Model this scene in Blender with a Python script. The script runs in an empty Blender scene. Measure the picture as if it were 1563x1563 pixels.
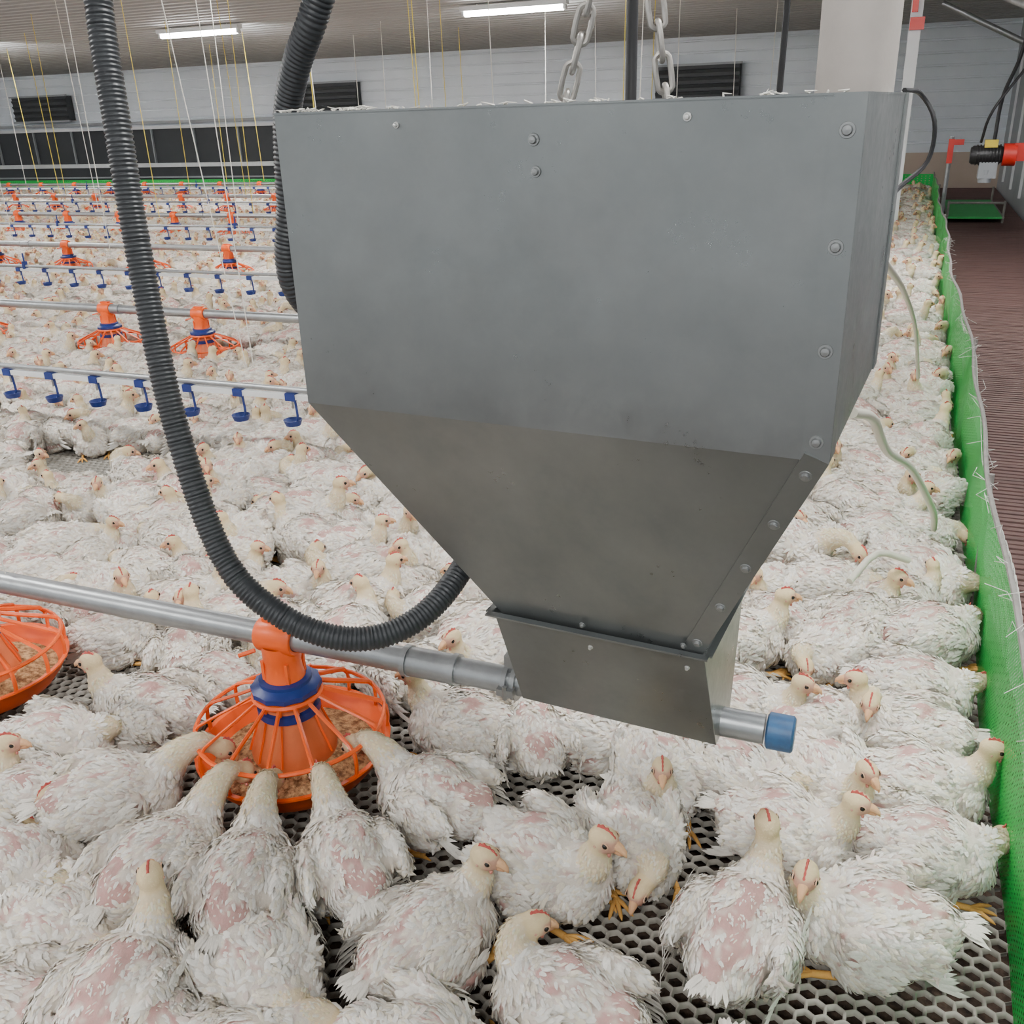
import bpy, bmesh, math, random
import numpy as np
from mathutils import Vector, Matrix, Euler, noise
random.seed(7); rng=np.random.default_rng(7)
S=bpy.context.scene
COL=S.collection
pi=math.pi
# ------------------------------------------------------------------ helpers
def link(o,parent=None):
    COL.objects.link(o)
    if parent: o.parent=parent
    return o
def empty(name,loc=(0,0,0),rz=0):
    o=bpy.data.objects.new(name,None); o.location=loc; o.rotation_euler=(0,0,rz); o.empty_display_size=.05
    return link(o)
class MB:
    def __init__(s): s.v=[]; s.f=[]; s.m=[]; s.c=[]
    def add(s,vs,fs,mat=0,col=None):
        o=len(s.v); s.v+= [tuple(p) for p in vs]; s.f+=[tuple(i+o for i in f) for f in fs]; s.m+=[mat]*len(fs)
        if col is not None: s.c+= ([tuple(col)]*len(vs) if len(col)==3 and not hasattr(col[0],'__len__') else [tuple(c) for c in col])
    def box(s,c,d,mat=0,R=None,col=None):
        hx,hy,hz=d[0]/2,d[1]/2,d[2]/2
        P=[Vector((x,y,z)) for x in(-hx,hx) for y in(-hy,hy) for z in(-hz,hz)]
        if R is not None: P=[R@p for p in P]
        P=[p+Vector(c) for p in P]
        s.add(P,[(0,1,3,2),(4,6,7,5),(0,4,5,1),(2,3,7,6),(0,2,6,4),(1,5,7,3)],mat,col)
    def tube(s,pts,r,n=10,mat=0,cap=True,col=None,closed=False,flat=1.0):
        pts=[Vector(p) for p in pts]; N=len(pts)
        rs=r if hasattr(r,'__len__') else [r]*N
        T=[]
        for i in range(N):
            if closed: t=pts[(i+1)%N]-pts[i-1]
            else: t=pts[min(i+1,N-1)]-pts[max(i-1,0)]
            T.append(t.normalized() if t.length>1e-9 else Vector((0,0,1)))
        up=Vector((0,0,1)) if abs(T[0].z)<.9 else Vector((1,0,0))
        a=T[0].cross(up).normalized(); vs=[]
        for i in range(N):
            a=(a-a.dot(T[i])*T[i]).normalized(); b=T[i].cross(a)
            for k in range(n):
                w=2*pi*k/n; vs.append(pts[i]+(a*math.cos(w)+b*math.sin(w)*flat)*rs[i])
        fs=[]
        for i in range(N if closed else N-1):
            j=(i+1)%N
            for k in range(n):
                l=(k+1)%n; fs.append((i*n+k,i*n+l,j*n+l,j*n+k))
        if cap and not closed:
            fs.append(tuple(range(n-1,-1,-1))); fs.append(tuple((N-1)*n+k for k in range(n)))
        s.add(vs,fs,mat,col)
    def lathe(s,prof,c=(0,0,0),n=32,mat=0,R=None,col=None,jag=None):
        vs=[];fs=[];M=len(prof)
        for k in range(n):
            w=2*pi*k/n
            for i,(r,z) in enumerate(prof):
                rr=r*(jag(k,i) if jag else 1)
                p=Vector((rr*math.cos(w),rr*math.sin(w),z))
                if R is not None: p=R@p
                vs.append(p+Vector(c))
        for k in range(n):
            l=(k+1)%n
            for i in range(M-1): fs.append((k*M+i,l*M+i,l*M+i+1,k*M+i+1))
        s.add(vs,fs,mat,col)
    def obj(s,name,mats,parent=None,smooth=True,loc=(0,0,0),rz=0,angle=40):
        me=bpy.data.meshes.new(name); me.from_pydata(s.v,[],s.f); 
        for m in mats: me.materials.append(m)
        me.polygons.foreach_set('material_index',s.m)
        if s.c:
            ca=me.color_attributes.new('col','FLOAT_COLOR','POINT')
            arr=np.ones((len(s.v),4),dtype=np.float32); arr[:,:3]=np.array(s.c,dtype=np.float32); ca.data.foreach_set('color',arr.ravel())
        if smooth:
            me.polygons.foreach_set('use_smooth',[True]*len(s.f))
            try: me.set_sharp_from_angle(angle=math.radians(angle))
            except Exception: pass
        me.update()
        o=bpy.data.objects.new(name,me); o.location=loc; o.rotation_euler=(0,0,rz)
        return link(o,parent)
def catmull(P,step=.01):
    P=[Vector(p) for p in P]; P=[2*P[0]-P[1]]+P+[2*P[-1]-P[-2]]; out=[]
    for i in range(1,len(P)-2):
        p0,p1,p2,p3=P[i-1:i+3]; n=max(2,int((p2-p1).length/step))
        for k in range(n):
            t=k/n; out.append(.5*((2*p1)+(p2-p0)*t+(2*p0-5*p1+4*p2-p3)*t*t+(3*p1-p0-3*p2+p3)*t**3))
    out.append(P[-2]); return out
def mat(name,col,rough=.6,metal=0,nscale=0,namt=0,col2=None,bump=0,bscale=50,emit=0,spec=.5,attr=False,stretch=None,rvar=0):
    m=bpy.data.materials.new(name); m.use_nodes=True; nt=m.node_tree; b=nt.nodes['Principled BSDF']
    b.inputs['Base Color'].default_value=(*col,1); b.inputs['Roughness'].default_value=rough; b.inputs['Metallic'].default_value=metal
    b.inputs['Specular IOR Level'].default_value=spec
    if emit: b.inputs['Emission Color'].default_value=(*col,1); b.inputs['Emission Strength'].default_value=emit
    tc=nt.nodes.new('ShaderNodeTexCoord'); mp=nt.nodes.new('ShaderNodeMapping'); nt.links.new(tc.outputs['Object'],mp.inputs['Vector'])
    if stretch: mp.inputs['Scale'].default_value=stretch
    if nscale:
        n=nt.nodes.new('ShaderNodeTexNoise'); n.inputs['Scale'].default_value=nscale; n.inputs['Detail'].default_value=6; n.inputs['Roughness'].default_value=.65
        nt.links.new(mp.outputs[0],n.inputs['Vector'])
        r=nt.nodes.new('ShaderNodeValToRGB'); r.color_ramp.elements[0].position=.5-namt; r.color_ramp.elements[1].position=.5+namt
        r.color_ramp.elements[0].color=(*(col2 or [c*.6 for c in col]),1); r.color_ramp.elements[1].color=(*col,1)
        nt.links.new(n.outputs['Fac'],r.inputs['Fac']); nt.links.new(r.outputs['Color'],b.inputs['Base Color'])
    if rvar:
        n3=nt.nodes.new('ShaderNodeTexNoise'); n3.inputs['Scale'].default_value=9; n3.inputs['Detail'].default_value=8; n3.inputs['Roughness'].default_value=.75; nt.links.new(mp.outputs[0],n3.inputs['Vector'])
        vo=nt.nodes.new('ShaderNodeTexVoronoi'); vo.inputs['Scale'].default_value=90; nt.links.new(mp.outputs[0],vo.inputs['Vector'])
        ad=nt.nodes.new('ShaderNodeMath'); ad.operation='MULTIPLY_ADD'; ad.inputs[1].default_value=.12; nt.links.new(vo.outputs['Distance'],ad.inputs[0]); nt.links.new(n3.outputs['Fac'],ad.inputs[2])
        mr=nt.nodes.new('ShaderNodeMapRange'); mr.inputs['From Min'].default_value=.3; mr.inputs['From Max'].default_value=.75; mr.inputs['To Min'].default_value=rough-rvar; mr.inputs['To Max'].default_value=rough+rvar
        nt.links.new(ad.outputs[0],mr.inputs['Value']); nt.links.new(mr.outputs[0],b.inputs['Roughness'])
    if attr:
        a=nt.nodes.new('ShaderNodeAttribute'); a.attribute_name='col'
        oi=nt.nodes.new('ShaderNodeObjectInfo'); hs=nt.nodes.new('ShaderNodeHueSaturation')
        mr=nt.nodes.new('ShaderNodeMapRange'); mr.inputs['To Min'].default_value=.88; mr.inputs['To Max'].default_value=1.05
        nt.links.new(oi.outputs['Random'],mr.inputs['Value']); nt.links.new(mr.outputs[0],hs.inputs['Value'])
        nt.links.new(a.outputs['Color'],hs.inputs['Color']); nt.links.new(hs.outputs[0],b.inputs['Base Color'])
    if bump:
        n2=nt.nodes.new('ShaderNodeTexNoise'); n2.inputs['Scale'].default_value=bscale; n2.inputs['Detail'].default_value=4
        nt.links.new(mp.outputs[0],n2.inputs['Vector'])
        bp=nt.nodes.new('ShaderNodeBump'); bp.inputs['Strength'].default_value=bump; bp.inputs['Distance'].default_value=.004
        nt.links.new(n2.outputs['Fac'],bp.inputs['Height']); nt.links.new(bp.outputs[0],b.inputs['Normal'])
    return m
M_galv=mat('galvanised_sheet',(.33,.345,.34),.34,.88,4,.32,(.20,.215,.216),.30,5,rvar=.15)
M_pipe=mat('galvanised_pipe',(.42,.44,.45),.38,.7,30,.3,(.30,.31,.32))
M_bolt=mat('bolt_steel',(.34,.35,.35),.4,.8)
M_rivet=mat('bright_rivet',(.7,.7,.68),.35,.6)
M_orange=mat('orange_plastic',(.95,.13,.01),.38,0,20,.4,(.85,.10,.008))
M_cone=mat('orange_translucent_plastic',(.72,.18,.06),.35,0,30,.4,(.58,.13,.04))
M_blue=mat('blue_plastic',(.010,.030,.18),.4)
M_bluecap=mat('blue_end_cap',(.03,.14,.32),.45,0,60,.3,(.04,.08,.17))
M_hose=mat('black_corrugated_hose',(.04,.045,.05),.45,0,40,.3,(.026,.028,.032))
M_black=mat('black_rubber',(.012,.012,.014),.5)
M_feed=mat('feed_mash',(.66,.42,.20),.95,0,90,.12,(.20,.10,.04),.8,300)
M_white=mat('white_paint',(.78,.80,.81),.5,0,3,.4,(.65,.67,.68))
M_beige=mat('beige_dusty_tube',(.60,.55,.50),.7,0,8,.3,(.46,.42,.38),.1,200)
M_clear=mat('milky_tube',(.62,.60,.50),.3)
M_net=mat('green_netting',(.008,.46,.055),.5,0,3,.5,(.015,.58,.09))
M_wire=mat('white_wire_net',(.62,.62,.58),.6)
M_rail=mat('weathered_rail',(.28,.27,.25),.7,0,30,.3,(.16,.15,.14))
M_slat=mat('stained_wood_slats',(.165,.085,.075),.75,0,5,.3,(.085,.05,.047),.3,60,stretch=(1,4,1))
M_hex=mat('plastic_mesh_floor',(.40,.385,.345),.6,0,6,.35,(.22,.20,.17))
M_dung=mat('dark_litter',(.11,.07,.05),1,0,35,.15,(.018,.012,.009),1,60)
M_farfl=mat('mesh_floor_distant',(.28,.26,.22),.9,0,40,.2,(.07,.055,.045))
M_ceil=mat('ceiling_corrugated_sheet',(.44,.445,.45),.6,0,.6,.4,(.35,.355,.36))
M_side=mat('white_siding',(.76,.81,.86),.5,0,1.2,.4,(.62,.67,.72))
M_dark=mat('dark_curtain',(.028,.032,.036),.6,0,2,.4,(.045,.05,.055))
M_tan=mat('tan_panel',(.50,.41,.33),.7,0,2,.4,(.42,.34,.28))
M_greyw=mat('grey_wall',(.34,.36,.38),.6,0,2,.4,(.26,.28,.30))
M_tubeL=mat('lamp_tube',(1,.99,.97),.5,emit=70); M_tubeL.cycles.emission_sampling='NONE'
M_red=mat('red_paint',(.65,.03,.02),.4)
M_yel=mat('yellow_string',(.75,.58,.06),.6)
M_str=mat('white_string',(.72,.70,.64),.7)
M_motor=mat('motor_dark',(.03,.03,.032),.4,.3)
M_gren=mat('green_mat',(.04,.50,.12),.6,0,40,.3,(.03,.36,.08))
M_bird=mat('plumage',(1,1,1),.9,bump=.25,bscale=300,attr=True,spec=.2)
M_eye=mat('bird_eye',(.012,.008,.006),.12)
M_chain=mat('chain_steel',(.5,.48,.45),.45,.6,60,.3,(.35,.33,.30))
# ------------------------------------------------------------------ camera (solved from vanishing points)
fpx=1443.0
eyv=Vector((623,632,-1443)).normalized()
ezv=Vector((-114.6,3404,1443)); ezv=(ezv-ezv.dot(eyv)*eyv).normalized()
exv=eyv.cross(ezv)
cd=bpy.data.cameras.new("camera"); cam=bpy.data.objects.new("camera",cd); COL.objects.link(cam)
cam.matrix_world=Matrix.Translation((0,0,1.2))@Matrix((exv,eyv,ezv)).to_4x4()
cd.sensor_width=36; cd.lens=36*fpx/1563; cd.clip_start=.02; cd.clip_end=100
S.camera=cam
# ------------------------------------------------------------------ room
XL=-24; XR=1.15; YB=15.6; YF=-2.5
def ceilz(y): return 2.14+.05*(YB-y)
b=MB(); prof=[]; y=YF
while y<YB:
    for dy,dz in((0,0),(.07,0),(.09,.032),(.16,.032)): 
        if y+dy<YB: prof.append((y+dy,ceilz(y+dy)+dz))
    y+=.18
prof.append((YB,ceilz(YB)))
n=len(prof); vs=[(XL,p[0],p[1]) for p in prof]+[(XR,p[0],p[1]) for p in prof]
b.add(vs,[(i,i+1,n+i+1,n+i) for i in range(n-1)])
b.obj('ceiling',[M_ceil],smooth=False)
def siding(b,x0,x1,z0,z1,y,m=0,pitch=.16,dep=.02):
    pr=[];z=z0
    while z<z1-1e-4:
        for dz,dy in((0,0),(pitch*.8,0),(pitch*.85,dep),(pitch*.97,dep)):
            if z+dz<z1: pr.append((z+dz,y+dy))
        z+=pitch
    pr.append((z1,y)); n=len(pr)
    b.add([(x0,p[1],p[0]) for p in pr]+[(x1,p[1],p[0]) for p in pr],[(i,n+i,n+i+1,i+1) for i in range(n-1)],m)
b=MB()
siding(b,XL,XR,1.14,2.16,YB)
siding(b,-2,XR,.47,1.14,YB)
b.box((-.4,YB+.02,.22),(3.2,.05,.52),2)
b.box((-13,YB+.03,.82),(22,.04,.68),1)
b.box((-13,YB-.02,1.13),(22,.10,.05),3)
b.box((-13,YB-.08,1.22),(22,.06,.05),4)
b.box((-13,YB-.03,.46),(22,.12,.07),3)
b.box((-13,YB-.01,.20),(22,.06,.46),1)
b.box((-13,YB-.06,.24),(22,.03,.03),4)
for i in range(22): b.box((-2.6-i*1.0,YB,.80),(.025,.06,.64),4)
b.obj('wall_back',[M_side,M_dark,M_tan,M_white,M_greyw],smooth=False)
b=MB(); b.box((XR+.03,6.5,1.4),(.06,18.2,3.0),0)
for yy in np.arange(-1,15.5,1.2): b.box((XR-.01,yy,1.25),(.03,.05,2.2),1)
b.obj('wall_right',[M_greyw,M_white],smooth=False)
b=MB()
for (x0,x1) in((-16.8,-15.4),(-10.05,-8.95),(-3.75,-2.5),(-22.9,-21.6)):
    xc=(x0+x1)/2; w=x1-x0
    b.box((xc,YB-.10,1.53),(w,.16,.44),0); b.box((xc,YB-.19,1.76),(w+.06,.05,.03),1); b.box((xc,YB-.19,1.30),(w+.06,.05,.03),1)
    for k in range(4): b.box((xc,YB-.19,1.37+k*.10),(w,.02,.05),0,R=Euler((.5,0,0)).to_matrix())
b.obj('air_inlet_shutters',[M_dark,M_greyw],smooth=False)
b=MB(); b.add([(XL,YF,-.10),(XR,YF,-.10),(XR,YB,-.10),(XL,YB,-.10)],[(0,1,2,3)]); b.obj('floor',[M_dung],smooth=False)
# hex mesh floor
px,py=.0265,.02295; x0,x1,y0,y1=-4.2,.285,.25,4.6
nx=int((x1-x0)/px); ny=int((y1-y0)/py)
ii,jj=np.meshgrid(np.arange(nx),np.arange(ny)); cx=x0+(ii+.5*(jj%2))*px+px/2; cy=y0+jj*py
keep=(cx> -1.2-cy*1.15)&(cx<x1-px*.4); cx=cx[keep]; cy=cy[keep]; n=len(cx)
ang=np.arange(6)*pi/3+pi/6; Ro=px/math.sqrt(3); Ri=Ro*.825
ring=np.stack([np.cos(ang),np.sin(ang)],1)
V=np.zeros((n,18,3))
for k,(R_,z) in enumerate(((Ro,.0012),(Ri,-.0006),(Ri*.98,-.009))):
    V[:,k*6:(k+1)*6,0]=cx[:,None]+ring[:,0]*R_; V[:,k*6:(k+1)*6,1]=cy[:,None]+ring[:,1]*R_; V[:,k*6:(k+1)*6,2]=z
F=[]
for k in range(6):
    l=(k+1)%6; F.append((k,l,6+l,6+k)); F.append((6+k,6+l,12+l,12+k))
F=np.array(F)[None]+ (np.arange(n)*18)[:,None,None]
def np_mesh(name,V,F,mats,parent=None):
    V=V.reshape(-1,3); F=F.reshape(-1,4); me=bpy.data.meshes.new(name)
    me.vertices.add(len(V)); me.vertices.foreach_set('co',V.astype(np.float32).ravel())
    me.loops.add(F.size); me.loops.foreach_set('vertex_index',F.astype(np.int32).ravel())
    me.polygons.add(len(F)); me.polygons.foreach_set('loop_start',np.arange(0,F.size,4,dtype=np.int32))
    for m in mats: me.materials.append(m)
    me.update(calc_edges=True); me.validate()
    return link(bpy.data.objects.new(name,me),parent)
np_mesh('hexagonal_mesh_floor',V,F,[M_hex])
b=MB(); b.add([(XL,4.6,-.004),(.285,4.6,-.004),(.285,YB,-.004),(XL,YB,-.004)],[(0,1,2,3)])
b.add([(XL,-1,-.004),(-4.2,-1,-.004),(-4.2,4.6,-.004),(XL,4.6,-.004)],[(0,1,2,3)])
b.obj('floor_rear_mesh',[M_farfl],smooth=False)
b=MB(); y=.2
while y<YB:
    b.box((.72,y,-.015+random.uniform(-.001,.001)),(.83,.022,.03)); y+=.034
for x in(.34,.72,1.1): b.box((x,7.8,-.05),(.04,15.4,.04))
b.obj('walkway_wooden_slats',[M_slat],smooth=False)
# fence
fence=empty('green_net_fence')
def fx(y,z): return .272+.012*math.sin(y*1.7+1)*(z/.34)+.006*math.sin(y*6+z*9)
FY0,FY1=.4,13.6
fv=[];ff=[]
for y in np.arange(FY0,FY1,.010):
    zz=[0,.11,.22,.345]; o=len(fv)
    for z in zz:
        x=fx(y,z); fv+= [(x,y-.0030,z),(x,y+.0030,z)]
    for k in range(3): ff.append((o+2*k,o+2*k+1,o+2*k+3,o+2*k+2))
for z in np.arange(.003,.345,.009):
    ys=np.arange(FY0,FY1,.12); o=len(fv)
    for y in ys:
        x=fx(y,z)-.001; fv+=[(x,y,z-.0027),(x,y,z+.0027)]
    for k in range(len(ys)-1): ff.append((o+2*k,o+2*k+1,o+2*k+3,o+2*k+2))
np_mesh('net',np.array(fv),np.array(ff),[M_net],fence)
b=MB(); b.tube([(fx(y,.34)+.004,y,.345+.004*math.sin(y*3)) for y in np.arange(FY0,FY1,.1)],.006,8,0)
for y in np.arange(.9,FY1,1.5): b.tube([(fx(y,.2)+.012,y,-.03),(fx(y,.34)+.012,y,.36)],.007,8,0)
for i in range(70):
    y=random.uniform(.9,7); x=fx(y,.34); L=random.uniform(.02,.06)
    b.tube([(x,y,.34),(x+random.uniform(-.03,.03),y+random.uniform(-.02,.02),.34+L*.4),(x+random.uniform(-.05,.05),y+random.uniform(-.05,.05),.34+L*random.uniform(-.5,.8))],.0007,4,1)
b.obj('rail_and_posts',[M_rail,M_wire],fence)
b=MB(); 
def wnet(u,y): return Vector((fx(y,.34)+.006+u*.055+.01*math.sin(y*4),y,.335-u*.33))
hy=.028
for j,y in enumerate(np.arange(.8,6,hy)):
    for k in range(9):
        u=k/9+(.5/9 if j%2 else 0); 
        p=wnet(u,y); q=wnet(min(u+.5/9,1),y+hy); r=wnet(max(u-.5/9,0),y+hy)
        b.tube([p,q],.0011,4,0,False); b.tube([p,r],.0011,4,0,False)
b.obj('white_wire_net',[M_wire],fence)
fv=[];ff=[]
for x in np.arange(-19,.27,.05):
    o=len(fv); fv+=[(x,14.5,0),(x+.038,14.5,0),(x+.038,14.5,.26),(x,14.5,.26)]; ff.append((o,o+1,o+2,o+3))
for z in np.arange(.0,.26,.03):
    o=len(fv); fv+=[(-19,14.495,z),(.27,14.495,z),(.27,14.495,z+.022),(-19,14.495,z+.022)]; ff.append((o,o+1,o+2,o+3))
np_mesh('end_net',np.array(fv),np.array(ff),[M_net],fence)
# ------------------------------------------------------------------ feeder pan mesh
def pan_mesh(b,ox=0,oy=0,oz=0,pz=.343,seg=36):
    c=(ox,oy,oz)
    b.lathe([(0,.008),(.10,.006),(.146,.010),(.165,.034),(.175,.056),(.182,.060),(.182,.064),(.173,.063),(.161,.040),(.143,.016),(.08,.012),(0,.012)],c,seg,0)
    b.lathe([(.0,.045),(.07,.045),(.10,.038),(.13,.030),(.150,.028),(.158,.030)],c,seg,2,jag=lambda k,i:1+.015*math.sin(k*5+i*3))
    R=.174
    b.tube([(ox+R*math.cos(w),oy+R*math.sin(w),oz+.112) for w in np.linspace(0,2*pi,seg,endpoint=False)],.0042,6,0,closed=True)
    b.tube([(ox+.06*math.cos(w),oy+.06*math.sin(w),oz+.170) for w in np.linspace(0,2*pi,seg,endpoint=False)],.006,6,0,closed=True)
    for k in range(14):
        w=2*pi*(k+.3)/14; pr=[(.176,.060),(.179,.085),(.177,.106),(.166,.120),(.137,.134),(.10,.150),(.058,.170)]
        b.tube([(ox+r*math.cos(w),oy+r*math.sin(w),oz+z) for r,z in pr],.0052,6,0,flat=.6)
    b.lathe([(.040,.188),(.046,.160),(.055,.125),(.064,.097),(.074,.072),(.080,.055),(.079,.040)],c,seg,1)
    for k in range(10):
        w=2*pi*k/10; b.tube([(ox+r*math.cos(w),oy+r*math.sin(w),oz+z) for r,z in((.048,.160),(.057,.125),(.066,.097),(.076,.072),(.082,.055))],.0025,4,0)
    b.lathe([(.045,.130),(.058,.132),(.058,.146),(.045,.148)],c,seg,3)
    b.lathe([(.036,.177),(.058,.175),(.062,.179),(.062,.188),(.055,.191),(.048,.196),(.048,.203),(.038,.205)],c,seg,3,jag=lambda k,i:1+(.05 if (k%3==0 and 1<=i<=3) else 0))
    b.lathe([(.040,.186),(.040,.200),(.036,.208),(.033,.236),(.035,.245),(.035,pz-.012)],c,seg,0)
    for k in range(4):
        w=pi/4+k*pi/2; b.box((ox+.036*math.cos(w),oy+.036*math.sin(w),oz+.225),(.006,.006,.04),0)
    prof=[(.0235+.006,-.038),(.0235+.009,-.034),(.0235+.009,.034),(.0235+.006,.038),(.024,.038)]
    b.lathe(prof,(ox,oy,oz+pz),20,0,R=Euler((0,pi/2,0)).to_matrix())
    b.box((ox,oy,oz+pz+.030),(.05,.022,.014),0)
    b.tube([(ox-.034,oy-.03,oz+pz-.02),(ox-.06,oy-.045,oz+pz-.028)],.004,6,0)
PM=[M_orange,M_cone,M_feed,M_blue]
def strings(e,Y,items,z0):
    b=MB()
    for x,z,m,r,dr in items:
        b.tube([(x,0,z-z0),(x+dr,0,ceilz(Y)-.004-z0)],r,5,m,False)
    b.obj('suspension_strings',[M_yel,M_str],e)
def feeder_line(Y,pz,xs,x0,x1,name='feeder_line'):
    e=empty(name,(0,Y,0)); b=MB()
    b.tube([(x0,0,pz),(x1,0,pz)],.0225,20,0)
    x=x1-.55
    while x>x0:
        b.tube([(x-.045,0,pz),(x+.045,0,pz)],.0255,20,0); b.tube([(x-.05,0,pz),(x-.04,0,pz)],.028,16,0); b.tube([(x+.04,0,pz),(x+.05,0,pz)],.028,16,0); x-=3.05
    b.obj('pipe',[M_pipe],e)
    oz=.056 if Y<2 else .01
    b=MB(); pan_mesh(b,oz=oz,pz=pz-oz,seg=36 if Y<5 else 20)
    first=b.obj('feeder_pan',PM,e,loc=(xs[0],0,0.0))
    for x in xs[1:]:
        o=bpy.data.objects.new('feeder_pan',first.data); o.location=(x,0,0); link(o,e)
    it=[]
    if Y>2:
        x=-1.9-random.random()
        while x>-16: it.append((x,pz+.02,random.choice([0,1,1]),.0018+.0002*Y,random.uniform(-.05,.05))); x-=random.uniform(1.5,2.6)
    else: it=[(-1.62,pz+.02,1,.0015,-.03),(-2.45,pz+.02,1,.0015,-.03)]
    strings(e,Y,it,0)
    return e
pans=[]
L1=[-.961,-1.775,-2.59,-3.4]
LN={1.215:L1,3.95:[-2.1,-3.33,-3.95,-4.95,-5.75,-6.5,-7.3],6.2:[-2.4-.82*i for i in range(10)],8.5:[-2.8-.75*i for i in range(15)],10.8:[-3.1-.75*i for i in range(19)],13.0:[-3.4-.75*i for i in range(20)]}
lp=None
for Y,xs in LN.items():
    pz=.343 if Y<2 else .29
    e=feeder_line(Y,pz,xs,-20 if Y>2 else -6,-.105 if Y<2 else -.3)
    if lp is None: lp=e
    pans+=[(x,Y) for x in xs]
b=MB()
b.lathe([(0,.02),(.024,.02),(.0275,.017),(.0275,-.017),(.0235,-.02),(0,-.02)],(-.082,0,.343),24,0,R=Euler((0,pi/2,0)).to_matrix()); b.obj('end_cap',[M_bluecap],lp)
b=MB()
for x in(-.515,-.50): b.lathe([(.0225,-.004),(.031,-.004),(.031,.004),(.0225,.004)],(x,0,.343),24,0,R=Euler((0,pi/2,0)).to_matrix())
b.box((-.507,-.033,.343),(.028,.014,.012)); b.tube([(-.507,-.038,.331),(-.507,-.038,.355)],.004,6)
b.box((-.507,.0,.379),(.022,.02,.03)); b.obj('pipe_clamp',[M_bolt],lp)
# ------------------------------------------------------------------ drinker lines
def drinker_line(Y,z,x0,x1,sp,ph=0,sx=None):
    e=empty('drinker_line',(0,Y,z)); b=MB()
    b.tube([(x0,0,.014),(x1,0,.014)],.010,10,0); b.box(((x0+x1)/2,0,-.010),(x1-x0,.022,.018),1)
    x=x1-ph; 
    while x>x0:
        b.box((x,0,-.010),(.038,.030,.026),2)
        b.tube([(x,0,-.02),(x,0,-.052)],.004,6,3)
        b.tube(catmull([(x+.010,0,-.02),(x+.013,.0,-.06),(x+.012,0,-.092),(x-.004,0,-.105)],.02),.0055,6,2,flat=.7)
        b.lathe([(0,-.108),(.022,-.106),(.031,-.092),(.033,-.092),(.026,-.112),(0,-.114)],(x-.008,0,0),12,2)
        x-=sp
    x=x1-.4
    while x>x0:
        b.box((x,0,.02),(.02,.03,.05),2); b.tube([(x,0,.03),(x,0,.10)],.006,6,2); x-=2.1
    b.obj('pipe_and_drip_cups',[M_pipe,M_white,M_blue,M_bolt],e)
    it=[]
    if sx: it=[(x,z+.08,1,.0016,d) for x,d in sx]
    else:
        x=-1.6-random.random()
        while x>-16: it.append((x,z+.09,random.choice([0,1,1]),.0015+.0002*Y,random.uniform(-.06,.06))); x-=random.uniform(1.8,2.8)
    strings(e,Y,it,z)
drinker_line(2.6,.345,-7,-.9,.215,.10,[(-2.0,-.05),(-2.03,-.25),(-4.1,0)])
for Y in(4.95,7.3,9.6,12.0): drinker_line(Y,.31,-18,-1,.24,.1)
# ------------------------------------------------------------------ hopper
hop=empty('feed_hopper',(-.365,1.235,0),-.066)
HINV=(Matrix.Translation((-.365,1.235,0))@Matrix.Rotation(-.066,4,'Z')).inverted()
def to_hop(o): o.parent=hop; o.matrix_parent_inverse=HINV
ZT,ZF,ZB,ZE=1.207,.85,.515,.318
def rect(x0,x1,y0,y1,z): return [(x0,y0,z),(x1,y0,z),(x1,y1,z),(x0,y1,z)]
def shell(name,rings,th=.002,parent=hop):
    b=MB(); vs=[];fs=[]
    for r in rings: vs+=r
    for i in range(len(rings)-1):
        for k in range(4):
            l=(k+1)%4; fs.append((4*i+k,4*i+4+k,4*i+4+l,4*i+l))
    b.add(vs,fs); o=b.obj(name,[M_galv],parent,smooth=False)
    m=o.modifiers.new('solid','SOLIDIFY'); m.thickness=th; m.offset=-1
    bv=o.modifiers.new('bev','BEVEL'); bv.width=.0015; bv.segments=2
    return o
top=rect(-.335,.335,-.225,.225,ZT); fold=rect(-.335,.335,-.225,.225,ZF); tb=rect(-.108,.184,-.115,.115,ZB)
shell('bin_body',[top,fold,tb])
shell('outlet_boot',[rect(-.126,.196,-.125,.125,ZB+.006),rect(-.122,.192,-.118,.118,ZB-.002),rect(-.115,.200,-.048,.034,ZE+.01),rect(-.112,.197,-.03,.02,ZE)])
b=MB()
def strip(p,q,w,off,th=.0030,nrm=None,side=Vector((1,0,0))):
    p=Vector(p);q=Vector(q); d=(q-p).normalized(); s_=side-side.dot(d)*d; s_.normalize(); nn=d.cross(s_).normalized()
    if nn.y>0: nn=-nn
    P=[p,p-s_*w,q-s_*w,q]; P2=[x+nn*th for x in P]; b.add(P+P2,[(0,1,2,3),(4,7,6,5),(0,4,5,1),(1,5,6,2),(2,6,7,3),(3,7,4,0)])
    return d,s_,nn
strip((.337,-.2252,ZT),(.337,-.2252,ZF),.030,0)
d,s2,n2=strip((.337,-.2252,ZF),(.186,-.1152,ZB),.028,0)
b.box((.3362,-.205,(ZT+ZF)/2),(.002,.04,ZT-ZF)); b.box((.3362,.205,(ZT+ZF)/2),(.002,.04,ZT-ZF))
for y_ in(-.2245,.2245): b.box((0,y_*.985,ZT-.001),(.67,.012,.002))
for x_ in(-.33,.33): b.box((x_,0,ZT-.001),(.012,.45,.002))
b.box((0,.01,ZT-.02),(.666,.025,.004)); b.box((0,.01,ZT-.03),(.666,.004,.02))
b.box((.035,-.13,ZB+.008),(.33,.012,.0025)); b.box((.199,-.0,ZB+.008),(.010,.25,.0025)); b.box((-.129,-.0,ZB+.008),(.010,.25,.0025))
b.obj('flanges',[M_galv],hop,smooth=False)
b=MB()
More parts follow.
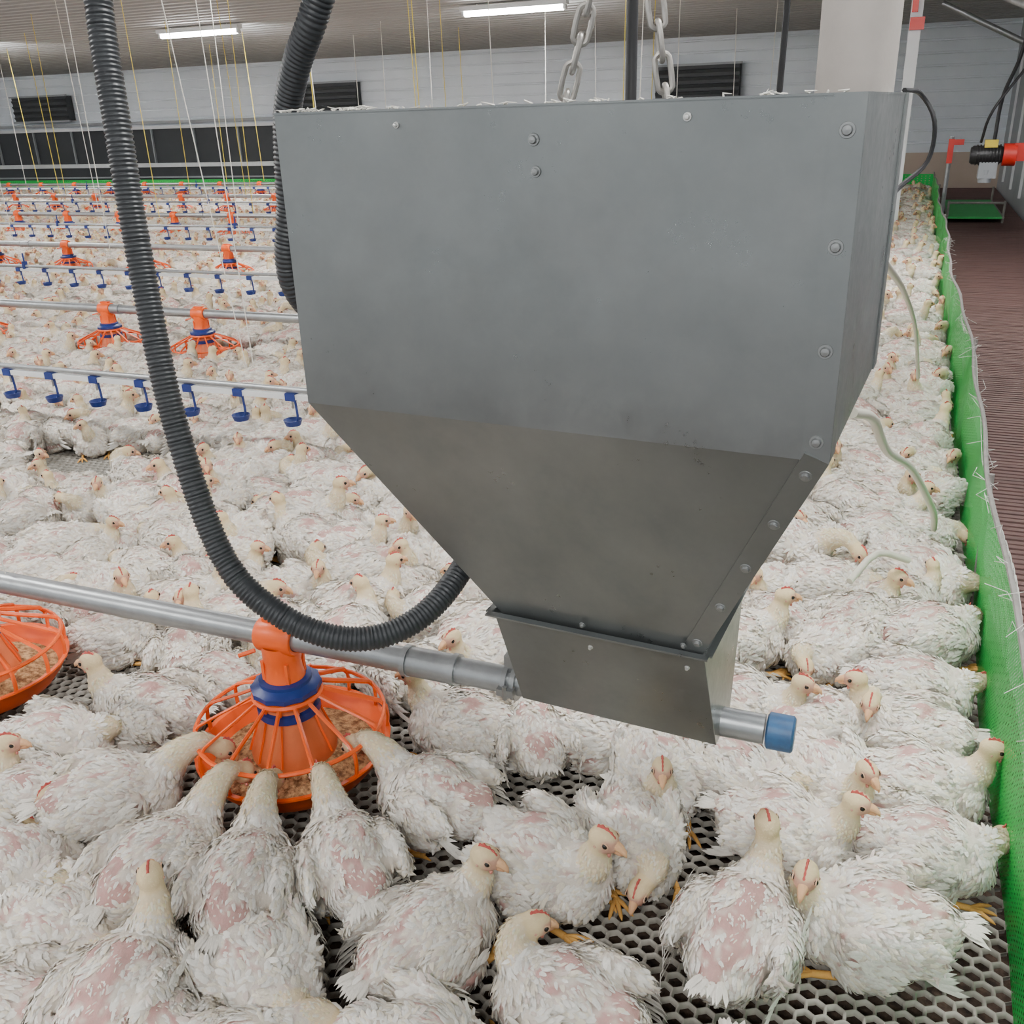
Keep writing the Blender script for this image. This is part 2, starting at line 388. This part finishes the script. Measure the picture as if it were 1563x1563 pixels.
def bolt(p,nrm,r=.0052,m=0):
    R=Vector(nrm).to_track_quat('Z','Y').to_matrix()
    b.lathe([(0,.0012),(r*1.4,.0012),(r*1.5,0)],p,14,m,R=R)
    b.lathe([(0,.0050),(r*.8,.0045),(r,.0028),(r,0)],p,10,m,R=R)
for z in(1.175,1.07,.968,.872): bolt((.322,-.228,z),(0,-1,0))
for k in range(5):
    t=.07+k*.215; p=Vector((.337,-.2252,ZF)).lerp(Vector((.186,-.1152,ZB)),t)-s2*.014+n2*.003; bolt(p,n2,.0048)
bolt((.004,-.2255,1.172),(0,-1,0),.0045); bolt((.006,-.2255,1.140),(0,-1,0),.004)
bolt((-.165,-.2255,1.19),(0,-1,0),.0025,1); bolt((.17,-.2255,1.19),(0,-1,0),.003,1)
for x in(.02,.165): bolt((x,-.128,.535),(0,-.95,-.3),.003)
for x in(.03,.17): bolt((x,-.122,.498),(0,-.95,-.3),.0025,1)
b.obj('bolts',[M_bolt,M_rivet],hop)
b=MB(); b.lathe([(.044,1.08),(.044,ceilz(1.27)-.005),(.041,ceilz(1.27)-.005),(.041,1.08),(.044,1.08)],(-.073,1.27,0),32,0); to_hop(b.obj('feed_fill_tube',[M_beige]))
b=MB()
for i in range(90):
    x=random.choice([random.uniform(-.33,-.2),random.uniform(-.2,.33)]); y_=-.22+random.uniform(-.004,.004); L=random.uniform(.004,.012)
    b.tube([(x,y_,ZT),(x+random.uniform(-1,1)*L,y_+random.uniform(-.3,.3)*L,ZT+L*random.uniform(.05,.45)),(x+random.uniform(-1.8,1.8)*L,y_+random.uniform(-.5,.5)*L,ZT+L*random.uniform(.0,.5))],[.0012,.0009,.0003],4,0)
b.obj('feather_fluff',[M_str],hop)
b=MB(); b.tube(catmull([(-.02,1.42,1.21),(.0,1.5,1.205),(.022,1.5,1.17),(.02,1.5,1.12),(-.01,1.47,1.09),(-.02,1.42,1.08)],.01),.0032,6,0); to_hop(b.obj('power_cable',[M_black]))
def chain(name,p,q,parent=None):
    p=Vector(p);q=Vector(q); L=(q-p).length; pitch=.034; n=max(1,round(L/pitch)); b=MB(); d=(q-p).normalized()
    up=Vector((0,1,0)) if abs(d.y)<.9 else Vector((1,0,0)); a=d.cross(up).normalized(); c=d.cross(a)
    for i in range(n):
        o=p+(q-p)*((i+.5)/n); w=(a+c*.4).normalized() if i%2 else (c-a*.4).normalized(); pts=[]
        for k in range(16):
            t=2*pi*k/16; hl=.0135 ; pts.append(o+d*(math.copysign(hl,math.cos(t)) if abs(math.cos(t))>.02 else 0)*1.0+d*math.cos(t)*.0085+w*math.sin(t)*.0095)
        b.tube(pts,.0036,8,0,closed=True)
    o_=b.obj(name,[M_chain]); to_hop(o_)
chain('chain_leg_left',(-.425,1.24,1.185),(-.337,1.245,1.50)); chain('chain_leg_right',(-.285,1.245,1.185),(-.335,1.245,1.50)); chain('chain_upper',(-.336,1.245,1.50),(-.336,1.245,ceilz(1.245)-.02))
def hose(name,P,r=.0175,pitch=.0062):
    pts=catmull(P,pitch/4); b=MB(); rs=[];s_=0
    for i,p in enumerate(pts):
        if i: s_+=(pts[i]-pts[i-1]).length
        ph=(s_/pitch)%1; rs.append(r*(1.05 if ph<.5 else .95))
    b.tube(pts,rs,18,0); return b.obj(name,[M_hose],angle=60)
hose('corrugated_hose',[(-1.06,1.20,ceilz(1.2)-.005),(-1.035,1.16,1.6),(-1.025,1.116,1.353),(-1.004,1.087,1.192),(-.985,1.064,1.023),(-.937,1.022,.811),(-.861,.989,.619),(-.772,.988,.538),(-.68,1.011,.504),(-.611,1.064,.509),(-.572,1.145,.546),(-.575,1.26,.60),(-.65,1.36,.70),(-.75,1.33,.82),(-.81,1.18,.963),(-.79,1.156,1.10),(-.775,1.15,1.20),(-.741,1.133,1.262),(-.697,1.118,1.318),(-.66,1.12,1.40),(-.62,1.15,1.6),(-.60,1.2,ceilz(1.2)-.005)],.0178)
b=MB(); b.tube([(-.37,1.38,1.15),(-.375,1.4,1.3),(-.36,1.4,ceilz(1.4)-.005)],.0078,10,0); b.tube([(-.175,1.4,1.15),(-.172,1.4,1.3),(-.172,1.4,ceilz(1.4)-.005)],.0042,8,0); to_hop(b.obj('hanging_cables',[M_black]))
b=MB(); b.tube(catmull([(-.04,1.48,.76),(-.01,1.62,.71),(.02,1.85,.58),(.08,2.15,.44),(.15,2.40,.25),(.165,2.5,.16)],.03),.0085,10,0)
b.tube(catmull([(-.02,2.0,.22),(.03,2.1,.25),(.10,2.15,.22)],.03),.008,10,0)
b.tube(catmull([(-.03,1.46,1.0),(.02,2.6,.75),(.08,3.6,.45),(.12,3.9,.2)],.05),.007,10,0); to_hop(b.obj('clear_feed_tubes',[M_clear]))
# ------------------------------------------------------------------ things by the far right
b=MB(); b.box((-.115,10,1.2),(.10,.10,2.4),0); b.box((-.10,9.93,1.80),(.12,.04,.10),1); b.box((-.13,9.93,1.95),(.05,.05,.12),1); b.obj('support_post',[M_white,M_red],smooth=False)
mt=empty('auger_drive_motor',(.62,9.4,.74)); b=MB(); RX=Euler((0,pi/2,0)).to_matrix()
b.lathe([(0,-.13),(.06,-.13),(.075,-.11),(.075,.10),(.06,.12),(0,.12)],(-.04,0,0),20,0,R=RX)
for k in range(8): b.lathe([(.075,-.004),(.083,-.004),(.083,.004),(.075,.004)],(-.12+k*.025,0,0),20,0,R=RX)
b.box((-.02,-.02,.09),(.10,.08,.06),1); b.lathe([(0,-.05),(.09,-.05),(.09,.05),(0,.05)],(.13,0,0),16,2,R=RX); b.box((.22,0,.02),(.12,.10,.14),2)
b.box((-.02,0,-.12),(.14,.11,.13),3); b.lathe([(0,-.22),(.05,-.22),(.06,-.12)],(-.03,0,0),14,3)
b.box((.40,0,.0),(.24,.05,.05),0)
b.obj('motor_body',[M_motor,M_yel,M_red,M_greyw],mt)
b=MB(); b.tube(catmull([(.0,0,.1),(.02,.1,.45),(.12,.2,.8),(.2,.3,1.5)],.05),.015,8,0); b.tube(catmull([(-.1,0,.1),(-.05,-.1,.35),(.2,.0,.75),(.40,.2,1.2)],.05),.012,8,0); b.obj('motor_cables',[M_black],mt)
b=MB(); b.tube([(-.1,9.8,2.25),(1.12,8.2,1.55)],.035,12,0); b.tube([(.1,12,2.1),(1.12,12,1.6)],.03,12,0); b.obj('ceiling_conduit',[M_pipe])
b=MB(); b.box((.33,10.6,.72),(.05,.05,.22),0); b.tube([(.33,10.6,.0),(.33,10.6,.85)],.02,8,1); b.box((.38,10.6,.80),(.12,.04,.05),0); b.obj('shutoff_valve',[M_red,M_pipe],smooth=False)
b=MB(); b.box((.66,12.0,.06),(.50,1.9,.02),0)
for x in(.40,.92):
    b.tube([(x,11.05,.06),(x,12.95,.06)],.012,8,1)
    for y in(11.1,12.9): b.tube([(x,y,.004),(x,y,.22)],.012,8,1)
b.tube([(.40,11.1,.2),(.92,11.1,.2)],.012,8,1); b.obj('green_step_mat',[M_gren,M_rail],smooth=False)
b=MB(); b.box((.63,3.0,.006),(.12,.16,.012)); b.obj('cardboard_scrap',[M_tan],smooth=False)
# ------------------------------------------------------------------ lamps
lm=MB(); spots=[]
for Y in(11.3,6.3,1.6,-1.6):
    for X in(0.2,-4.2,-8.6,-12.9,-17.3):
        if Y==11.3: X-=.22
        z=ceilz(Y)-.10
        if Y==11.3 and X>-1: continue
        lm.box((X,Y,z+.055),(1.3,.10,.05),0); lm.tube([(X-.6,Y,z),(X+.6,Y,z)],.028,10,1)
        for s_ in(-.62,.62): lm.box((X+s_,Y,z+.01),(.03,.06,.06),0)
        for s_ in(-.45,.45): lm.tube([(X+s_,Y,z+.08),(X+s_,Y,ceilz(Y)-.002)],.006,6,0)
        spots.append((X,Y,z-.035))
lm.obj('fluorescent_batten_lights',[M_white,M_tubeL])
lroot=empty('ceiling_tube_lamps')
for i,(X,Y,z) in enumerate(spots):
    if X<-15: continue
    ld=bpy.data.lights.new('lamp',type='AREA'); ld.shape='RECTANGLE'; ld.size=1.25; ld.size_y=.22; ld.energy=82 if Y>0 else 84; ld.color=(1,.99,.965)
    o=bpy.data.objects.new('tube_lamp',ld); o.location=(X,Y,z); link(o,lroot)
w=bpy.data.worlds.new('world'); S.world=w; w.use_nodes=True; w.node_tree.nodes['Background'].inputs[0].default_value=(.93,.97,1,1); w.node_tree.nodes['Background'].inputs[1].default_value=.92
# ------------------------------------------------------------------ chickens
def remeshed(parts,vox):
    bm=bmesh.new()
    for c,r,e in parts:
        bmesh.ops.create_icosphere(bm,subdivisions=3,radius=1,matrix=Matrix.Translation(c)@Euler(e).to_matrix().to_4x4()@Matrix.Diagonal((*r,1)))
    me=bpy.data.meshes.new('tmp'); bm.to_mesh(me); bm.free(); o=bpy.data.objects.new('tmp',me); COL.objects.link(o)
    m=o.modifiers.new('r','REMESH'); m.mode='VOXEL'; m.voxel_size=vox
    m=o.modifiers.new('s','SMOOTH'); m.factor=.5; m.iterations=5
    dg=bpy.context.evaluated_depsgraph_get(); dg.update(); ev=o.evaluated_get(dg).to_mesh(); ev.calc_loop_triangles()
    V=np.array([v.co for v in ev.vertices]); N=np.array([v.normal for v in ev.vertices]); F=[tuple(p.vertices) for p in ev.polygons]; T=np.array([t.vertices for t in ev.loop_triangles])
    o.evaluated_get(dg).to_mesh_clear(); bpy.data.objects.remove(o); bpy.data.meshes.remove(me); return V,N,F,T
HS=1.22
def mix(a,b,t): return tuple(x*(1-t)+y*t for x,y in zip(a,b))
def chicken(name,neck,hyaw,hpitch,stand=0,seed=0,bald=.5,plump=1.0):
    rs=random.Random(seed); h=stand
    tilt=.10 if not stand else -.12
    parts=[((0,0,.083+h),(.110,.084*plump,.080),(0,-tilt,0)),((.062,0,.072+h),(.068,.072*plump,.068),(0,0,0)),((-.076,0,.085+h),(.066,.062,.060),(0,.1,0)),
      ((.0,.062,.045+h),(.062,.036,.045),(0,0,0)),((.0,-.062,.045+h),(.062,.036,.045),(0,0,0)),
      ((-.022,.082*plump,.102+h),(.084,.020,.046),(.14,.16,-.10)),((-.022,-.082*plump,.102+h),(.084,.020,.046),(-.14,.16,.10)),
      ((-.118,0,.095+h),(.034,.028,.024),(0,.2,0))]
    np_=catmull(neck,.008); n=len(np_)
    nr=[.030*(1-i/(n-1))**1.4+.0170 for i in range(n)]
    for p,r in zip(np_,nr): parts.append((tuple(p),(r,r,r),(0,0,0)))
    hc=Vector(neck[-1]); HR=Euler((0,hpitch,hyaw)).to_matrix()
    parts.append((tuple(hc),(.0235*HS,.0180*HS,.0190*HS),(0,hpitch,hyaw))); parts.append((tuple(hc+HR@Vector((.012,0,-.004))),(.015*HS,.012*HS,.012*HS),(0,hpitch,hyaw)))
    V,N,F,T=remeshed(parts,.005)
    NP=np.array([list(p) for p in np_]); NR=np.array(nr); HN=np.array(hc)
    so=Vector((seed*3.1,seed*1.7,0))
    for i in range(len(V)):
        if np.linalg.norm(V[i]-HN)>.045 and np.min(np.linalg.norm(NP[len(NP)//3:]-V[i],axis=1))>.035:
            q=Vector(V[i]); q.x*=.6; V[i]+=N[i]*(.0065*noise.noise(q*30+so)+.0025*noise.noise(q*90+so))
    V[:,2]=np.maximum(V[:,2],.001)
    def neckparam(p):
        d=np.linalg.norm(NP-p,axis=1)-NR; i=int(np.argmin(d)); return i,d[i]
    def bare(p):
        q=Vector(p); q.x*=.5
        a=.7*noise.noise(q*32+so)+.7*noise.noise(q*90+so)
        reg=-.12
        if p[2]>.10+h and abs(p[1])<.060 and p[0]<.04: reg=.27*bald*2*(1-(abs(p[1])/.06)**2)
        elif p[2]<.10+h and abs(p[1])>.06: reg=.11
        return max(0,min(1,(a+reg-.19)*2.5))
    cols=[]
    for p in V:
        i,d=neckparam(p); dh=np.linalg.norm(p-HN)
        if dh<.032:
            l=(HR.transposed()@(Vector(p)-hc))/HS
            t=max(0,min(1,(l.x-.000)*120))*max(0,min(1,(.014-abs(l.z+.001))*250))
            c=mix((.70,.56,.34),(.58,.33,.24),t)
        elif d<.006 and i>n*.3: c=(.70,.58,.40)
        else: 
            bb=bare(p); c=mix((.70,.64,.56),(.53+.05*noise.noise(Vector(p)*150),.32,.29),bb)
        cols.append(c)
    b=MB(); b.add(V.tolist(),F,0,cols)
    A=np.linalg.norm(np.cross(V[T[:,1]]-V[T[:,0]],V[T[:,2]]-V[T[:,0]]),axis=1); cs=np.cumsum(A); cs/=cs[-1]
    r_=np.random.default_rng(seed)
    fv=[];ffc=[];fc=[]
    def feather(p,nv,fl,L,w,lift,c,cb):
        nv=Vector(nv).normalized(); fl=Vector(fl); fl=fl-fl.dot(nv)*nv
        if fl.length<1e-4: return
        fl.normalize(); sd=nv.cross(fl); p=Vector(p)-nv*.0015; d=(fl+nv*lift).normalized(); o=len(fv)
        m=p+d*L*.4+nv*w*.12; m2=p+d*L*.78+nv*w*.05
        tip=p+d*L-nv*L*.12
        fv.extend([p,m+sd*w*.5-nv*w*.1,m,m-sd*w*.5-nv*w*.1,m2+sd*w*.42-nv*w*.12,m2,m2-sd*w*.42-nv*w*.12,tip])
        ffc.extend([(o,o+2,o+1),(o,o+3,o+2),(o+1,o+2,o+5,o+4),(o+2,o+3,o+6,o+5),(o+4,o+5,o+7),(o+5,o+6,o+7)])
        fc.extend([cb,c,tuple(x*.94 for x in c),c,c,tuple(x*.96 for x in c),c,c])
    NB=5400
    ti=np.searchsorted(cs,r_.random(NB)); 
    for t in ti:
        u,v=r_.random(2)
        if u+v>1: u,v=1-u,1-v
        a,b_,c_=T[t]; p=V[a]*(1-u-v)+V[b_]*u+V[c_]*v; nn=N[a]*(1-u-v)+N[b_]*u+N[c_]*v
        if p[2]<.012: continue
        i,d=neckparam(p); dh=np.linalg.norm(p-HN)
        j=Vector((r_.normal(0,.19),r_.normal(0,.19),r_.normal(0,.19)))
        k=r_.random()
        if dh<.030*HS*.9:
            l=(HR.transposed()@(Vector(p)-hc))/HS
            if l.x<.002 and k<.8: feather(p,nn,-(HR@Vector((1,0,.2)))+j,.006,.0035,.25,(.78,.65,.41),(.64,.49,.29))
            continue
        if d<.007 and i>n*.25:
            tn=Vector(NP[max(i-1,0)]-NP[min(i+1,n-1)]).normalized()
            cc=(.81,.69,.46) if k<.42+.3*i/n else (.83,.76,.61); cc=tuple(x*(.91+.1*r_.random()) for x in cc)
            feather(p,nn,tn+j*1.6,.009+.008*r_.random(),.0040,.30,cc,tuple(x*.82 for x in cc)); 
            continue
        bb=bare(p)
        if r_.random()<bb*.70: continue
        qv=Vector(p)*26+so
        cl=Vector((noise.noise(qv),noise.noise(qv+Vector((7,0,0))),noise.noise(qv+Vector((0,9,0)))))*1.25
        fl=Vector((-1,0,-.25 if abs(p[1])>.05 else -.05))+j+cl
        if p[0]>.05: fl=Vector((-.7,0,-.7))+j+cl
        g=.92+.09*r_.random()+.16*noise.noise(Vector(p)*45+so)
        cc=(.86*g,.83*g,.77*g) if k<.58 else ((.84*g,.77*g,.64*g) if k<.88 else (.72*g,.62*g,.56*g))
        q=1-.5*bb
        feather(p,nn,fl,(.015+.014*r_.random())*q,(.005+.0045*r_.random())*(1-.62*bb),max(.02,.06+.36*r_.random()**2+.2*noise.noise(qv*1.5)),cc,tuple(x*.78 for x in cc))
    for sgn in(-1,1):
        for k in range(13):
            z=.136+h-.0065*k; x=-.02-.005*k
            p=(x,sgn*(.100-.002*abs(k-4))*plump,z); g=.90+.10*r_.random()
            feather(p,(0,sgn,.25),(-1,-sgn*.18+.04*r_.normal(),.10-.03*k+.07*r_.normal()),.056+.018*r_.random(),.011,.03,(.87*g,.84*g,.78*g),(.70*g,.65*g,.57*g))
        for k in range(40):
            p=(.05-.1*r_.random(),sgn*.100*plump,.075+h+.06*r_.random()); g=.90+.12*r_.random()
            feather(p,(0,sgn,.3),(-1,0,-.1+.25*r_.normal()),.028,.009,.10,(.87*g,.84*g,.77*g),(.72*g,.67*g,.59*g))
    for k in range(24):
        a_=(k/23-.5)*1.3; g=.87+.12*r_.random()
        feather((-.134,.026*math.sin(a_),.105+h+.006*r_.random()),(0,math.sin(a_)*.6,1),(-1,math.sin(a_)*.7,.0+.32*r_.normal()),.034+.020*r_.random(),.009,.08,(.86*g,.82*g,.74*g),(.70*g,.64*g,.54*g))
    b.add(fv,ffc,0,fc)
    def H(l): return hc+HR@(Vector(l)*HS)
    red=(.54,.11,.095); redl=(.60,.24,.19); bk=(.74,.43,.24)
    b.tube([H((.018,0,.001)),H((.027,0,0)),H((.034,0,-.004)),H((.038,0,-.009))],[.0078*HS,.006*HS,.004*HS,.0008],8,0,col=bk)
    b.tube([H((.016,0,-.006)),H((.026,0,-.008)),H((.032,0,-.010))],[.006*HS,.0042*HS,.001],8,0,col=(.70,.38,.21))
    pr=[(.024,.009),(.021,.0145),(.018,.0150),(.014,.0190),(.010,.018),(.006,.0225),(.001,.0200),(-.004,.0230),(-.008,.019),(-.012,.0195),(-.013,.015)]
    pr=[(x_*.85-.002,z_) for x_,z_ in pr]
    base=[(x_,.010) for x_,_ in pr]; vs=[];fs=[]
    for sx in(-.0019,.0019):
        for x_,z_ in pr: vs.append(H((x_,sx*.5,z_)))
        for x_,z_ in base: vs.append(H((x_,sx*1.8,z_)))
    m_=len(pr)
    for o in(0,2*m_):
        for i in range(m_-1): fs.append((o+i,o+i+1,o+m_+i+1,o+m_+i))
    for i in range(m_-1): fs.append((i,i+1,2*m_+i+1,2*m_+i))
    b.add(vs,fs,0,red)
    for sg in(-1,1):
        b.lathe([(0,.004),(.0025,.003),(.0035,0),(.0025,-.004),(0,-.006)],H((.014,sg*.005,-.016)),8,0,col=redl)
        b.lathe([(0,.0052),(.0038,.0037),(.0052,0),(.0038,-.0037),(0,-.0052)],H((.0095,sg*.0140,.004)),10,1,col=(.01,.01,.01))
        b.tube([H((.0095+.0052*math.cos(w),sg*.0150,.004+.0046*math.sin(w))) for w in np.linspace(0,2*pi,12,endpoint=False)],.0012,5,0,closed=True,col=(.66,.42,.28))
        b.lathe([(0,.0035),(.003,0),(0,-.0045)],H((-.004,sg*.0165,-.004)),8,0,col=(.64,.36,.27))
    yl=(.74,.40,.11)
    for sg in(-1,1):
        y_=sg*.052
        if stand:
            b.tube([(0,y_,.06+h*.6),(-.012,y_,.05),(.0,y_,.008)],[.012,.0075,.006],8,0,col=yl); f0=Vector((0,y_,.007))
        else:
            b.tube([(.0,y_,.02),(.05,y_*1.2,.012),(.085,y_*1.2,.009)],[.009,.007,.0065],8,0,col=yl); f0=Vector((.085,y_*1.2,.008))
        for a_ in(-.5,0,.5):
            d=Vector((math.cos(a_),math.sin(a_),0)); b.tube([f0,f0+d*.022+Vector((0,0,.003)),f0+d*.042-Vector((0,0,.003)),f0+d*.050-Vector((0,0,.006))],[.0055,.0048,.0036,.001],6,0,col=yl)
        b.tube([f0,f0+Vector((-.022,0,-.002))],[.005,.0015],6,0,col=yl)
    o=b.obj(name,[M_bird,M_eye],angle=75)
    COL.objects.unlink(o); return o
variants=[
 chicken('broiler_chicken_variant',[(.070,0,.105),(.104,0,.138),(.112,0,.170),(.124,0,.196)],0,.15,0,1,.7),
 chicken('broiler_chicken_variant',[(.070,0,.105),(.100,.01,.132),(.108,.015,.160),(.108,.030,.185)],1.35,.2,0,2,.9),
 chicken('broiler_chicken_variant',[(.070,0,.105),(.104,-.01,.135),(.112,-.015,.165),(.112,-.030,.195)],-1.25,.2,0,3,.7),
 chicken('broiler_chicken_variant',[(.075,0,.098),(.116,.01,.112),(.138,.027,.112),(.146,.052,.100)],.9,.5,0,4,.7,1.05),
 chicken('broiler_chicken_variant',[(.075,0,.105),(.108,-.005,.140),(.112,-.028,.158),(.096,-.052,.158)],-2.2,.35,0,5,.8),
 chicken('broiler_chicken_variant',[(.080,0,.135),(.125,0,.178),(.178,0,.198),(.222,0,.170)],0,.85,.045,6,1.1),
 chicken('broiler_chicken_variant',[(.070,0,.13),(.104,0,.165),(.114,0,.195),(.124,.006,.225)],.5,.05,.03,7,1.2,.97),
 chicken('broiler_chicken_variant',[(.075,0,.098),(.114,0,.108),(.138,-.012,.104),(.152,-.036,.090)],-.7,.55,0,8,.5,1.0),
]
vcol=bpy.data.collections.new('chicken_variants')
for v in variants: vcol.objects.link(v)
BS=.80
heroes=[(-.10,1.067,80,6,1.12),(.070,1.17,188,1,1.12),(.15,1.363,5,3,1.03),(-.066,1.328,-5,0,1.05),(-.01,1.49,-55,0,1.05),(-.535,.92,68,2,1.10),(-.424,1.119,-15,0,1.14),
(-.301,1.235,-60,7,1.05),(-.301,1.40,-75,0,1.05),(-.165,1.455,-25,3,1.05),(-.441,1.50,0,7,1.05),(-.704,1.42,182,0,1.08),(-.645,1.17,168,5,1.05),(-.71,.985,135,5,1.05),(-.835,.885,110,5,1.10),(-.985,.875,84,5,1.10),
(-1.18,.98,45,5,1.08),(-1.348,1.246,188,0,1.14),(-.735,.775,-30,7,1.15),(-1.056,.725,-10,7,1.12),(-1.22,.81,-15,3,1.10),(-1.35,.95,10,4,1.08),(-1.45,1.10,20,3,1.08),(-.88,.67,100,6,1.1),(-1.04,.58,200,4,1.12),
(-.665,.63,60,7,1.12),(-.303,.875,165,4,1.08),(-.45,.73,0,7,1.12),(-.92,.50,-20,7,1.1),(-.08,.78,-90,3,1.0),(.145,1.53,5,0,1.05),(.12,1.69,180,0,1.05),(.135,1.85,0,3,1.05),(-.044,1.66,30,4,1.05),(-.18,1.66,-10,0,1.05),
(-.92,1.54,160,7,1.08),(-1.12,1.48,200,4,1.08),(-1.42,1.47,120,0,1.1),(-.60,1.60,20,1,1.05),(-.33,1.60,-20,4,1.05),(-1.25,.64,160,7,1.1),(-1.5,.92,30,0,1.08),(-.56,1.44,120,4,1.0),(-1.28,1.40,170,3,1.0),(-.50,1.68,80,2,1.0),(-.78,.62,140,3,1.1),(-1.38,.80,60,7,1.05)]
for i,(x,y,hd,v,sc) in enumerate(heroes):
    o=bpy.data.objects.new('broiler_chicken',variants[v].data); o.location=(x,y,0); o.rotation_euler=(0,0,math.radians(hd)); o.scale=(sc*BS,)*3; link(o)
pts=[];sp=.168; row=0; y=.35
hp=np.array([(h[0],h[1]) for h in heroes]); pn=np.array(pans)
while y<14.35:
    x=.175
    x-= (sp/2 if row%2 else 0)
    while x>-1.6-y*1.18:
        jx=x+random.uniform(-.038,.038); jy=y+random.uniform(-.038,.038); ok=True
        if np.min(np.hypot(hp[:,0]-jx,hp[:,1]-jy))<.155: ok=False
        dpn=np.min(np.hypot(pn[:,0]-jx,pn[:,1]-jy))
        if dpn<.255: ok=False
        if y<1.6 and jx>-1.5: ok=False
        g=noise.noise(Vector((jx*1.8,jy*1.8,3)))
        if y<3.4 and jx<-.35 and g>.30: ok=False
        if y>3.2 and random.random()<.04: ok=False
        if jx>.155: jx=.155
        if ok: pts.append((jx,jy))
        x-=sp
    y+=sp*.86; row+=1
n=len(pts)
me=bpy.data.meshes.new('chicken_flock'); me.vertices.add(n)
me.vertices.foreach_set('co',np.array([(p[0],p[1],0) for p in pts],dtype=np.float32).ravel())
rot=np.zeros((n,3),dtype=np.float32); 
for i,p in enumerate(pts):
    a=random.uniform(0,2*pi)
    if p[0]>0: a=random.choice([random.gauss(0,.5),random.gauss(0,.5),a])
    rot[i,2]=a
idx=rng.choice(8,n,p=[.15,.12,.12,.19,.15,.02,.06,.19]).astype(np.int32); sc=(rng.uniform(.94,1.16,n)*BS).astype(np.float32)
me.attributes.new('rot','FLOAT_VECTOR','POINT').data.foreach_set('vector',rot.ravel())
me.attributes.new('idx','INT','POINT').data.foreach_set('value',idx)
me.attributes.new('sc','FLOAT','POINT').data.foreach_set('value',sc)
fo=link(bpy.data.objects.new('chicken_flock',me))
ng=bpy.data.node_groups.new('flock','GeometryNodeTree')
ng.interface.new_socket('Geometry',in_out='INPUT',socket_type='NodeSocketGeometry'); ng.interface.new_socket('Geometry',in_out='OUTPUT',socket_type='NodeSocketGeometry')
N_=ng.nodes; gi=N_.new('NodeGroupInput'); go=N_.new('NodeGroupOutput'); iop=N_.new('GeometryNodeInstanceOnPoints'); ci=N_.new('GeometryNodeCollectionInfo')
ci.inputs['Collection'].default_value=vcol; ci.inputs['Separate Children'].default_value=True; ci.inputs['Reset Children'].default_value=True
def na(nm,t):
    x=N_.new('GeometryNodeInputNamedAttribute'); x.data_type=t; x.inputs['Name'].default_value=nm; return [o for o in x.outputs if o.enabled and o.name=='Attribute'][0]
Lk=ng.links.new
Lk(gi.outputs[0],iop.inputs['Points']); Lk(ci.outputs[0],iop.inputs['Instance']); iop.inputs['Pick Instance'].default_value=True
Lk(na('idx','INT'),iop.inputs['Instance Index']); Lk(na('rot','FLOAT_VECTOR'),iop.inputs['Rotation']); Lk(na('sc','FLOAT'),iop.inputs['Scale']); Lk(iop.outputs[0],go.inputs[0])
md=fo.modifiers.new('flock','NODES'); md.node_group=ng
